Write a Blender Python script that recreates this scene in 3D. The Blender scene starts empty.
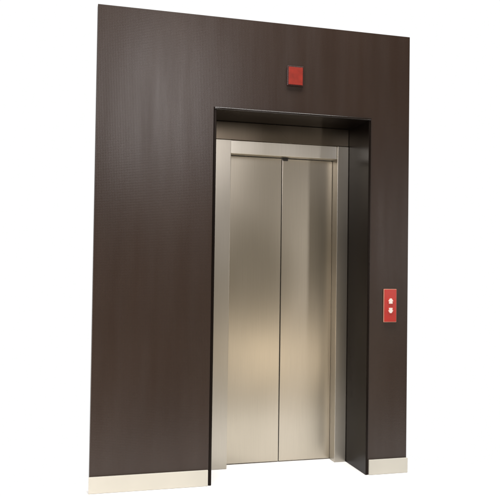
import bpy, bmesh, math, random
from mathutils import Matrix, Vector
scene=bpy.context.scene
scene.view_settings.view_transform='Standard'
scene.view_settings.look='None'
scene.view_settings.exposure=0
C=scene.collection

# ---------------- helpers
def bx(bm,x0,x1,y0,y1,z0,z1,bev=0.0,seg=2):
    r=bmesh.ops.create_cube(bm,size=1)
    vs=r['verts']
    for v in vs:
        v.co=Vector(((x0+x1)/2+v.co.x*(x1-x0),(y0+y1)/2+v.co.y*(y1-y0),(z0+z1)/2+v.co.z*(z1-z0)))
    if bev>0:
        es=list({e for v in vs for e in v.link_edges})
        bmesh.ops.bevel(bm,geom=es,offset=bev,segments=seg,profile=.6,affect='EDGES')
def prism(bm,pts,y0,y1,bev=0.0):
    """polygon given in x,z extruded along y"""
    a=[bm.verts.new((x,y0,z)) for x,z in pts]; b=[bm.verts.new((x,y1,z)) for x,z in pts]
    n=len(pts)
    fs=[bm.faces.new(a),bm.faces.new(b[::-1])]
    for i in range(n): fs.append(bm.faces.new((a[(i+1)%n],a[i],b[i],b[(i+1)%n])))
    bmesh.ops.recalc_face_normals(bm,faces=fs)
    if bev>0:
        es=list({e for v in a for e in v.link_edges if e.other_vert(v) in a})
        bmesh.ops.bevel(bm,geom=es,offset=bev,segments=2,profile=.6,affect='EDGES')
def obj(name,bm,mat,parent=None):
    me=bpy.data.meshes.new(name); bm.to_mesh(me); bm.free()
    o=bpy.data.objects.new(name,me); C.objects.link(o)
    me.materials.append(mat)
    if parent:
        o.parent=parent; bpy.context.view_layer.update()
        o.matrix_parent_inverse=parent.matrix_world.inverted()
    return o
def box(name,mat,parent,*a,**k):
    bm=bmesh.new(); bx(bm,*a,**k); return obj(name,bm,mat,parent)
def thing(name,label,cat,loc):
    o=bpy.data.objects.new(name,None); C.objects.link(o); o.location=loc
    o.empty_display_size=.1
    o['label']=label; o['category']=cat
    bpy.context.view_layer.update()
    return o

# ---------------- materials
def mat(name):
    m=bpy.data.materials.new(name); m.use_nodes=True
    nt=m.node_tree; return m,nt,nt.nodes['Principled BSDF']
def N(nt,t,**k):
    n=nt.nodes.new(t)
    for a,b in k.items(): setattr(n,a,b)
    return n
def noise(nt,scale,sc=(1,1,1),detail=3,rough=.5,loc=(0,0,0)):
    tc=N(nt,'ShaderNodeTexCoord'); mp=N(nt,'ShaderNodeMapping')
    mp.inputs['Scale'].default_value=sc; mp.inputs['Location'].default_value=loc
    nz=N(nt,'ShaderNodeTexNoise'); nz.inputs['Scale'].default_value=scale
    nz.inputs['Detail'].default_value=detail; nz.inputs['Roughness'].default_value=rough
    nt.links.new(tc.outputs['Object'],mp.inputs[0]); nt.links.new(mp.outputs[0],nz.inputs[0])
    return nz.outputs['Fac']
def ramp(nt,src,stops):
    r=N(nt,'ShaderNodeValToRGB'); e=r.color_ramp.elements
    while len(e)<len(stops): e.new(.5)
    for i,(p,c) in enumerate(stops):
        e[i].position=p; e[i].color=(*c,1) if len(c)==3 else c
    nt.links.new(src,r.inputs[0]); return r.outputs[0]
def rng(nt,src,a,b,c,d):
    r=N(nt,'ShaderNodeMapRange')
    for i,v in enumerate((a,b,c,d)): r.inputs[1+i].default_value=v
    nt.links.new(src,r.inputs[0]); return r.outputs[0]
def bump(nt,src,strength,dist,p,prev=None):
    b=N(nt,'ShaderNodeBump'); b.inputs['Strength'].default_value=strength; b.inputs['Distance'].default_value=dist
    nt.links.new(src,b.inputs['Height'])
    if prev: nt.links.new(prev,b.inputs['Normal'])
    nt.links.new(b.outputs[0],p.inputs['Normal']); return b.outputs[0]

# dark brown woven laminate
M_wall,nt,p=mat('brown_laminate')
big=noise(nt,1.3,(1,1,.6),4,.6)
tc=N(nt,'ShaderNodeTexCoord'); sp=N(nt,'ShaderNodeSeparateXYZ'); nt.links.new(tc.outputs['Object'],sp.inputs[0])
def mth(op,a,b=None):
    n=N(nt,'ShaderNodeMath',operation=op)
    for i,v in enumerate((a,b)):
        if v is None: continue
        if isinstance(v,(int,float)): n.inputs[i].default_value=v
        else: nt.links.new(v,n.inputs[i])
    return n.outputs[0]
d1=mth('SINE',mth('MULTIPLY',mth('ADD',sp.outputs[0],sp.outputs[2]),330.0))
d2=mth('SINE',mth('MULTIPLY',mth('SUBTRACT',sp.outputs[0],sp.outputs[2]),330.0))
weave=mth('MULTIPLY',d1,d2)
col=ramp(nt,big,[(.3,(.0225,.0122,.0080)),(.7,(.0305,.0172,.0115))])
mx=N(nt,'ShaderNodeMixRGB',blend_type='MULTIPLY'); mx.inputs[0].default_value=1
nt.links.new(col,mx.inputs[1])
nt.links.new(ramp(nt,rng(nt,weave,-1,1,0,1),[(.2,(.84,.84,.84)),(.9,(1.0,1.0,1.0))]),mx.inputs[2])
nt.links.new(mx.outputs[0],p.inputs['Base Color'])
st=noise(nt,8,(1.3,1,.10),3,.55)
nt.links.new(rng(nt,st,.3,.7,.33,.42),p.inputs['Roughness'])
nt.links.new(rng(nt,noise(nt,7,(1.2,1,.14),3,.6,(4,0,2)),.3,.7,.38,.44),p.inputs['Specular IOR Level'])
bump(nt,weave,.14,.001,p)

# black portal laminate
M_black,nt,p=mat('black_gloss_lining')
nt.links.new(ramp(nt,noise(nt,6,(1,1,.2)),[(.3,(.0034,.0023,.0019)),(.7,(.0050,.0034,.0028))]),p.inputs['Base Color'])
nt.links.new(rng(nt,noise(nt,3,(1,1,.3),1),.3,.7,.26,.33),p.inputs['Roughness'])
p.inputs['Specular IOR Level'].default_value=.13
p.inputs['Specular Tint'].default_value=(1,.84,.74,1)
M_trim,nt,p=mat('black_polished_trim')
nt.links.new(ramp(nt,noise(nt,6,(.3,1,1)),[(.3,(.008,.0052,.0042)),(.7,(.012,.008,.006))]),p.inputs['Base Color'])
nt.links.new(rng(nt,noise(nt,2.2,(1,1,1),2),.45,.6,.10,.35),p.inputs['Roughness'])

# brushed steel
def steel(name,base,r0,r1,seed=0):
    m,nt,p=mat(name)
    p.inputs['Metallic'].default_value=1
    br=noise(nt,60,(6,6,.06),5,.7,(seed,0,0))
    bl=noise(nt,1.8,(1.3,1,.7),1.0,.4,(seed,0,seed))
    mx=N(nt,'ShaderNodeMixRGB',blend_type='MULTIPLY'); mx.inputs[0].default_value=1
    nt.links.new(ramp(nt,br,[(.25,tuple(c*.92 for c in base)),(.75,tuple(min(1,c*1.04) for c in base))]),mx.inputs[1])
    nt.links.new(ramp(nt,bl,[(.3,(.84,.83,.80)),(.7,(1,1,1))]),mx.inputs[2])
    nt.links.new(mx.outputs[0],p.inputs['Base Color'])
    nt.links.new(rng(nt,bl,.3,.7,r0,r1),p.inputs['Roughness'])
    p.inputs['Anisotropic'].default_value=.3
    b=bump(nt,br,.05,.0006,p)
    bump(nt,noise(nt,2.2,(1,1,.6),1,.5,(seed,0,0)),.25,.02,p,b)
    return m
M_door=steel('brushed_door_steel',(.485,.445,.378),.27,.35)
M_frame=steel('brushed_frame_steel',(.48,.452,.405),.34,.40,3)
M_lintel=steel('brushed_lintel_steel_lit',(.80,.77,.71),.30,.36,7)  # frame steel in a lighter base, the lit strip put into the colour
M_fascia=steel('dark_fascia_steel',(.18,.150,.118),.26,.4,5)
M_dark,nt,p=mat('dark_matte'); nt.links.new(ramp(nt,noise(nt,30),[(.3,(.008,.007,.006)),(.7,(.016,.014,.012))]),p.inputs['Base Color']); p.inputs['Roughness'].default_value=.6
def paint(name,c,r=.4,v=.06,sc=9):
    m,nt,p=mat(name)
    nt.links.new(ramp(nt,noise(nt,sc,(1,1,1),4),[(.3,tuple(x*(1-v) for x in c)),(.7,tuple(min(1,x*(1+v)) for x in c))]),p.inputs['Base Color'])
    p.inputs['Roughness'].default_value=r; return m
M_base=paint('cream_skirting',(.46,.445,.395),.4,.05,3)
M_red=paint('red_plate',(.40,.015,.008),.3)
M_redface=paint('red_display',(.21,.014,.006),.38,.18,25)
M_rim=paint('pale_rim',(.46,.22,.16),.35)
M_dkrim=paint('dark_red_rim',(.03,.008,.006),.35)
M_btn=paint('red_button',(.42,.03,.02),.35)
M_mark=paint('white_mark',(.74,.66,.62),.5)
M_floor=paint('white_floor',(.92,.92,.92),.7,.005)

W,H=2.052,2.9
xl,xr,zt=.716,1.774,2.334
D=.47
# ---------------- setting: floor sheet running into the recess
bm=bmesh.new()
pts=[(-1.0,-1.3),(3.2,-1.3),(3.2,.055),(xr,.055),(xr,D),(xl,D),(xl,.055),(-1.0,.055)]
a=[bm.verts.new((x,y,0)) for x,y in pts]; b=[bm.verts.new((x,y,-.03)) for x,y in pts]
bm.faces.new(a); bm.faces.new(b[::-1])
for i in range(len(pts)):
    j=(i+1)%len(pts); bm.faces.new((a[j],a[i],b[i],b[j]))
bmesh.ops.recalc_face_normals(bm,faces=bm.faces[:])
fl=obj('floor',bm,M_floor); fl['kind']='structure'

# ---------------- wall
wall=thing('elevator_wall','dark brown laminate wall panel with cream skirting around the lift doorway','wall',(W/2,.03,0))
bm=bmesh.new()
prism(bm,[(0,0),(xl,0),(xl,zt),(xr,zt),(xr,0),(W,0),(W,H),(0,H)],0,.06,.0015)
obj('wall_panel',bm,M_wall,wall)
for a,b in ((-.004,xl-.006),(xr+.006,W+.004)):
    bm=bmesh.new()
    bx(bm,a,b,-.014,-.001,0.001,.098,.003)
    obj('skirting',bm,M_base,wall)

# ---------------- doorway
door=thing('elevator_doorway','black lined recess holding closed two leaf brushed steel elevator doors','elevator door',((xl+xr)/2,.2,0))
t=.016
for a,b in ((xl+.001,xl+t),(xr-t,xr-.001)):
    bm=bmesh.new(); bx(bm,a,b,-.006,D,.001,zt-t,.002); obj('lining_jamb',bm,M_black,door)
bm=bmesh.new(); bx(bm,xl+.001,xr-.001,.002,D,zt-t+.0005,zt-.001,.001); obj('lining_header',bm,M_black,door)
bm=bmesh.new(); bx(bm,xl+.001,xr-.001,-.013,.0015,zt-t+.0005,zt-.001,.006,5); tr=obj('header_trim',bm,M_trim,door)
for q in tr.data.polygons: q.use_smooth=True
dx0,dx1,dz=.908,1.674,2.105
yf=.325
il,ir=xl+t+.001,xr-t-.001
for a,b in ((il,dx0),(dx1,ir)):
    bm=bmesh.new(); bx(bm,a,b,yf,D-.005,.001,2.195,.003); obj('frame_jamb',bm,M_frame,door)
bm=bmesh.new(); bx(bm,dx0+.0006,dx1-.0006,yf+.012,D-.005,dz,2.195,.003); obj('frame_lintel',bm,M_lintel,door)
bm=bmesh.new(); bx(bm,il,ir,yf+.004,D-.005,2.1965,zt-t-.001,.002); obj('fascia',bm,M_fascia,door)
xm=1.298
yd=.42
for a,b in ((dx0+.001,xm-.0022),(xm+.0022,dx1-.001)):
    bm=bmesh.new(); bx(bm,a,b,yd,yd+.035,.006,dz-.004,.003); obj('door_leaf',bm,M_door,door)
box('door_guide',M_dark,door,xm+.004,xm+.04,yd-.012,yd-.001,dz-.018,dz-.001,bev=.002)
box('dark_gap_backing',M_dark,door,dx0+.002,dx1-.002,yd+.038,yd+.045,.002,dz-.001)  # dark sheet added behind the leaves to paint the shade in the seam

# ---------------- indicator
ind=thing('floor_indicator','small square red floor indicator mounted on the wall above the doorway','indicator',(1.242,0,2.567))
bm=bmesh.new(); bx(bm,1.187,1.298,-.012,-.001,2.503,2.632,.003); obj('housing',bm,M_dkrim,ind)
bm=bmesh.new(); bx(bm,1.195,1.290,-.015,-.0115,2.511,2.624,.001); obj('display',bm,M_redface,ind)

# ---------------- call panel
cp=thing('call_panel','tall red lift call panel with two white marked buttons right of the doorway','call panel',(1.921,0,1.1))
bm=bmesh.new(); bx(bm,1.874,1.967,-.010,-.001,.992,1.211,.003); obj('rim',bm,M_rim,cp)
bm=bmesh.new(); bx(bm,1.878,1.963,-.014,-.0095,.996,1.207,.002); obj('face_plate',bm,M_red,cp)
def disc(bm,x,z,r,y0,y1,n=32):
    prism(bm,[(x+r*math.cos(2*math.pi*i/n),z+r*math.sin(2*math.pi*i/n)) for i in range(n)],y0,y1,.001)
for z,s in ((1.132,1),(1.070,-1)):
    bm=bmesh.new(); disc(bm,1.921,z,.024,-.017,-.0135); b=obj('button',bm,M_btn,cp)
    bm=bmesh.new(); pts=[(-.018,-.001),(-.011,-.001),(-.013,-.017),(.013,-.017),(.011,-.001),(.018,-.001),(.006,.017),(-.006,.017)]
    prism(bm,[(1.921+x,z+s*q) for x,q in pts],-.0184,-.0165); obj('arrow',bm,M_mark,b)

# ---------------- camera
cy,sy=math.cos(.2668),math.sin(.2668); cpp,spp=math.cos(.0227),math.sin(.0227)
f=Vector((sy*cpp,cy*cpp,spp)); r=Vector((cy,-sy,0)); u=r.cross(f)
cr,sr=math.cos(.0138),math.sin(.0138)
r2=r*cr+u*sr; u2=u*cr-r*sr
cam=bpy.data.cameras.new('camera'); co=bpy.data.objects.new('camera',cam); C.objects.link(co)
m=Matrix((r2,u2,-f)).transposed().to_4x4(); m.translation=Vector((-.2296,-4.3514,1.3477)); co.matrix_world=m
cam.sensor_width=36; cam.lens=36*720/500; cam.clip_end=200
scene.camera=co

# ---------------- light
w=bpy.data.worlds.new('World'); scene.world=w; w.use_nodes=True; nt=w.node_tree
bg=nt.nodes['Background']; tc=N(nt,'ShaderNodeTexCoord'); sp=N(nt,'ShaderNodeSeparateXYZ')
nt.links.new(tc.outputs['Generated'],sp.inputs[0])
front=ramp(nt,rng(nt,sp.outputs[2],-1,1,0,1),[(0,(.30,.265,.225)),(.45,(.28,.248,.206)),(.51,(.265,.234,.194)),(.56,(.37,.335,.283)),(.62,(.15,.128,.105)),(.70,(.04,.033,.027)),(1,(.03,.025,.02))])
mx=N(nt,'ShaderNodeMixRGB'); nt.links.new(rng(nt,sp.outputs[1],-.15,.15,0,1),mx.inputs[0])
nt.links.new(front,mx.inputs[1]); mx.inputs[2].default_value=(1,1,1,1)
nt.links.new(mx.outputs[0],bg.inputs[0]); bg.inputs[1].default_value=1.0
def area(name,loc,tgt,sx,sy_,P,col):
    l=bpy.data.lights.new(name,'AREA'); l.shape='RECTANGLE'; l.size=sx; l.size_y=sy_; l.energy=P; l.color=col
    o=bpy.data.objects.new(name,l); C.objects.link(o); o.location=loc
    o.rotation_euler=(Vector(tgt)-Vector(loc)).to_track_quat('-Z','Y').to_euler(); return o
area('floor_wash_softbox',(1.0,-1.15,6.3),(1.0,-.5,0),4.5,1.0,600,(1,.98,.95))  # added overhead light, out of view, washes the floor to plain white
area('wall_sheen_helper',(.70,-2.6,2.9),(.42,0,2.2),.75,1.2,30,(1,.96,.96))  # unseen light added to lay a sheen on the upper left wall
area('edge_sheen_helper',(3.35,-2.6,1.6),(2.0,0,1.4),.14,1.3,9,(1,.95,.92))  # narrow unseen light added for a sheen streak near the right edge
area('door_glow_helper',(2.15,-2.5,.36),(1.3,.4,.5),1.3,.4,5.5,(1,.85,.66))  # added light, out of view, mirrored as a warm glow in the doors
area('fill_lamp',(-1.5,-1.9,.55),(.0,0,.5),.8,.8,46,(1,.88,.76))  # added soft fill that warms the lower left of the wall
